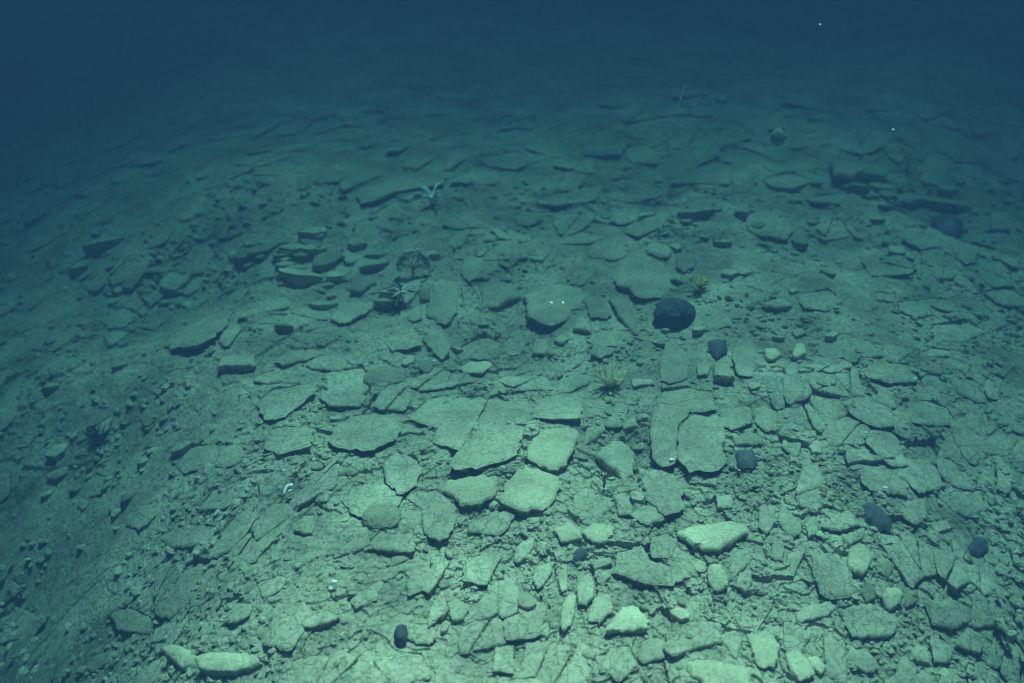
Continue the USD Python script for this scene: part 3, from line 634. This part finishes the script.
# the dark round sponge
sc = on(675, 312, .08)
o = empty('sponge', sc + [0, .02, -.05])
v, f = blob(.20, (1.0, .98, .84), .34, 2.2, 4, 5)
v = v + (fbm(v * 38, 3, 9) - .5)[:, None] * .016 * v / .2
obj('body', (v, f), M['dark'], P(o), smooth=True)
gg = np.random.default_rng(14)
for i in range(9):
    a = -2.6 + i * .27 + gg.uniform(-.08, .08)
    p0 = np.array([math.cos(a) * .17, math.sin(a) * .17, -.06]); p1 = np.array([math.cos(a) * gg.uniform(.21, .25), math.sin(a) * gg.uniform(.21, .25), -.12])
    obj('holdfast', tube([p0, .5 * (p0 + p1) + [0, 0, .01], p1], .026, .010, 7), M['dark'], P(o), smooth=True)
tag(o, 'dark blue-black round sponge, near-spherical, resting between pale slabs', 'sponge')

feather_star(on(699, 288, .03), 22, .13, .06, 'yellow', 'yellow bushy feather star just above the dark round sponge', 'feather star', seed=3, up=.22, thick=.010)
feather_star(on(401, 293, .14), 14, .20, .03, 'pearl', 'black and white striped feather star spread on a rock, left of centre', 'feather star', seed=4, alt='black', pin=.12, thick=.020)
feather_star(on(609, 388, -.02), 24, .16, .06, 'tan', 'tan feather star with a tall ragged fan of arms, above the centre blocks', 'feather star', seed=5, up=.75, pin=.22, thick=.009)
feather_star(on(908, 166, .02), 7, .20, .08, 'tan', 'faint hazy feather star at the far upper right', 'feather star', seed=6, up=.8, thick=.010)

# two soft fuzzy lumps on the silt
for px, py, s, lab in ((383, 378, .16, 'soft dull lump coated in silt, above the jointed centre plates'), (382, 517, .12, 'low dull silt-covered lump left of the cracked pale block')):
    v, f = blob(s, (1.15, .95, .35), .35, 1.6, int(px), 5); v = v + (fbm(v * 30, 3, 5) - .5)[:, None] * .02
    tag(obj('silted_sponge', (v + on(px, py, .0) + [0, 0, .0], f), M['dim'], smooth=True), lab, 'sponge')

# a white brittle star
o = empty('brittle_star', on(432, 200, .05)); gg = np.random.default_rng(8)
obj('disc', blob(.045, (1, 1, .6), .1, 2, 8, 3), M['star'], P(o), smooth=True)
for i in range(6):
    a = i * 2 * np.pi / 6 + gg.uniform(-.25, .25)
    p = arm_path(gg, a, gg.uniform(.13, .2), .07, gg.normal(0, 1.2), 9); p[:, 2] += np.linspace(0, .10, 9) * (math.sin(a) > -.3)
    pr = obj('arm', tube(p, .025, .013, 6), M['star'], P(o), smooth=True)
tag(o, 'white brittle star with short crooked arms, up-slope left of centre', 'brittle star')

# the hazy sea fan
o = empty('sea_fan', on(413, 272, .04)); gg = np.random.default_rng(9)
obj('stem', tube([[0, 0, -.05], [0, 0, .05], [.01, 0, .06]], .012, .008, 7), M['brown'], P(o), smooth=True)
def fork(p, a, l, r, depth, out):
    q = p + np.array([math.sin(a) * l, gg.uniform(-.015, .015), math.cos(a) * l]); out.append(tube([p, .5 * (p + q) + gg.uniform(-.004, .004, 3), q], r, r * .8, 4))
    if depth:
        for da in (-.38, .36): fork(q, a + da + gg.uniform(-.12, .12), l * .80, r * .78, depth - 1, out)
for i, (a, l_) in enumerate(((-1.2, .050), (-.7, .058), (-.25, .062), (.25, .062), (.7, .058), (1.2, .050))):
    out = []; fork(np.array([.01, 0, .03]), a, l_, .005, 5, out)
    br = obj('branch', join(out), M['brown'], P(o))
    ends = [o_[0][-1] for o_ in out if gg.random() < .6]; dot = trimesh.creation.icosphere(0, .0125)
    tag(obj('polyp', join([(dot.vertices + e + gg.normal(0, .006, 3), dot.faces) for e in ends]), M['pearl'], P(br)), kind='stuff')
tag(o, 'fine dotted sea fan standing above the striped feather star', 'sea fan')

# spiny dark urchins
def urchin(loc, r, spine, n, label, seed):
    o = empty('sea_urchin', loc); gg = np.random.default_rng(seed)
    obj('body', blob(r, (1, 1, .75), .08, 2, seed, 3), M['black'], P(o), smooth=True)
    for i in range(n):
        z = gg.uniform(-.1, 1); a = i * 2.399963; h = math.sqrt(1 - z * z); d = np.array([math.cos(a) * h, math.sin(a) * h, z * .8])
        obj('spine', tube([d * r * .8, d * (r + spine * gg.uniform(.6, 1.1))], .008, .002, 5), M['black'], P(o))
    tag(o, label, 'sea urchin')
urchin(on(100, 438, .0), .065, .15, 46, 'black long-spined sea urchin on the dim left slope', 21)
o = empty('soft_coral', on(604, 484, .02)); gg = np.random.default_rng(23)
obj('stem', tube([[0, 0, -.03], [.005, 0, .03], [0, 0, .06]], .009, .006, 6), M['brown'], P(o), smooth=True)
for i, a in enumerate((-.9, -.4, .1, .5, 1.0)):
    out = []; fork(np.array([0, 0, .03 + .006 * i]), a, .042, .005, 2, out); obj('branch', join(out), M['brown'], P(o))
tag(o, 'small dark branching coral in the gap right of the split pair', 'coral')

# small white things on the bottom
o = empty('shell', on(290, 490, .03), .9)
obj('curved_half', tube([[-.05, 0, 0], [-.03, .012, .02], [0, .016, .03], [.03, .004, .025]], .012, .016, 8), M['white'], P(o), smooth=True)
obj('broken_end', blob(.020, (1.4, .8, .6), .3, 3, 3, 2), M['white'], P(o), smooth=True)
tag(o, 'white bent shell fragment on dark silt left of the plates', 'shell')
for (px, py, s, lab) in ((334, 583, .020, 'tiny white shell by a small dark hollow at the lower left, upper of two'), (331, 590, .014, 'tiny white shell by a small dark hollow at the lower left, lower of two'),
                         (866, 434, .016, 'white shell speck on the bare right slope'), (672, 461, .022, 'white pebble at the foot of the jointed plates'),
                         (885, 489, .018, 'white shell speck above the long dark blue stone'), (656, 252, .022, 'pale shell streak beside the rounded stone'), (655, 343, .016, 'white speck of shell below the leaf-shaped plate'),
                         (66, 289, .03, 'pale shell speck in the dim far left'), (915, 380, .02, 'white shell speck at the right of the slope'), (434, 362, .02, 'white shell speck under the oval ribbed stone')):
    tag(obj('white_shell', (lambda m: (m[0] + on(px, py, .03) + [0, 0, .012], m[1]))(blob(s, (1.0, .7, .5), .4, 2, int(px), 3)), M['white'], smooth=True), lab, 'shell')

# glowing beads for the two projected laser dots on the slab, and drifting particles
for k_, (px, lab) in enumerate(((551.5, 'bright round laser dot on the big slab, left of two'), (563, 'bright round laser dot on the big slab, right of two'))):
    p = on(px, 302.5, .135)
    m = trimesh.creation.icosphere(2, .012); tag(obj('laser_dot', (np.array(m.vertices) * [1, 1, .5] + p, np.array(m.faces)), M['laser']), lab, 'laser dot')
for px, py, d, r, lab in ((778, 137, 10.5, .085, 'blurred pale round particle drifting above the far slope'), (893, 130, 7.0, .008, 'tiny bright particle drifting at the upper right'),
                          (820, 25, 8.0, .009, 'tiny pale particle drifting in the blue water near the top')):
    q = ray(px, py); q = q / np.linalg.norm(q) * d + [0, 0, CAM_H]
    v, f = blob(r, (1, 1, 1.1), .35, 2, int(px), 3)
    tag(obj('drifting_particle', (v + q, f), M['white' if r < .02 else 'mid'], smooth=True), lab, 'particle')
q = ray(681, 98); q = q / np.linalg.norm(q) * 7 + [0, 0, CAM_H]
tag(obj('drifting_thread', tube([q + [-.02, 0, -.10], q + [-.008, 0, -.04], q + [.006, .01, .03], q + [.025, .0, .10]], .005, .003, 5), M['white'], smooth=True), 'thin pale thread drifting over the far slope', 'thread')


# ------------------------------------------------------------------ the water
b = trimesh.creation.box(bounds=[[-75, -75, -18], [75, 75, CAM_H + 0.7]])
tag(obj('haze', b, hazem), label='blue green sea water that dims and hides the far slope', cat='water', kind='stuff')
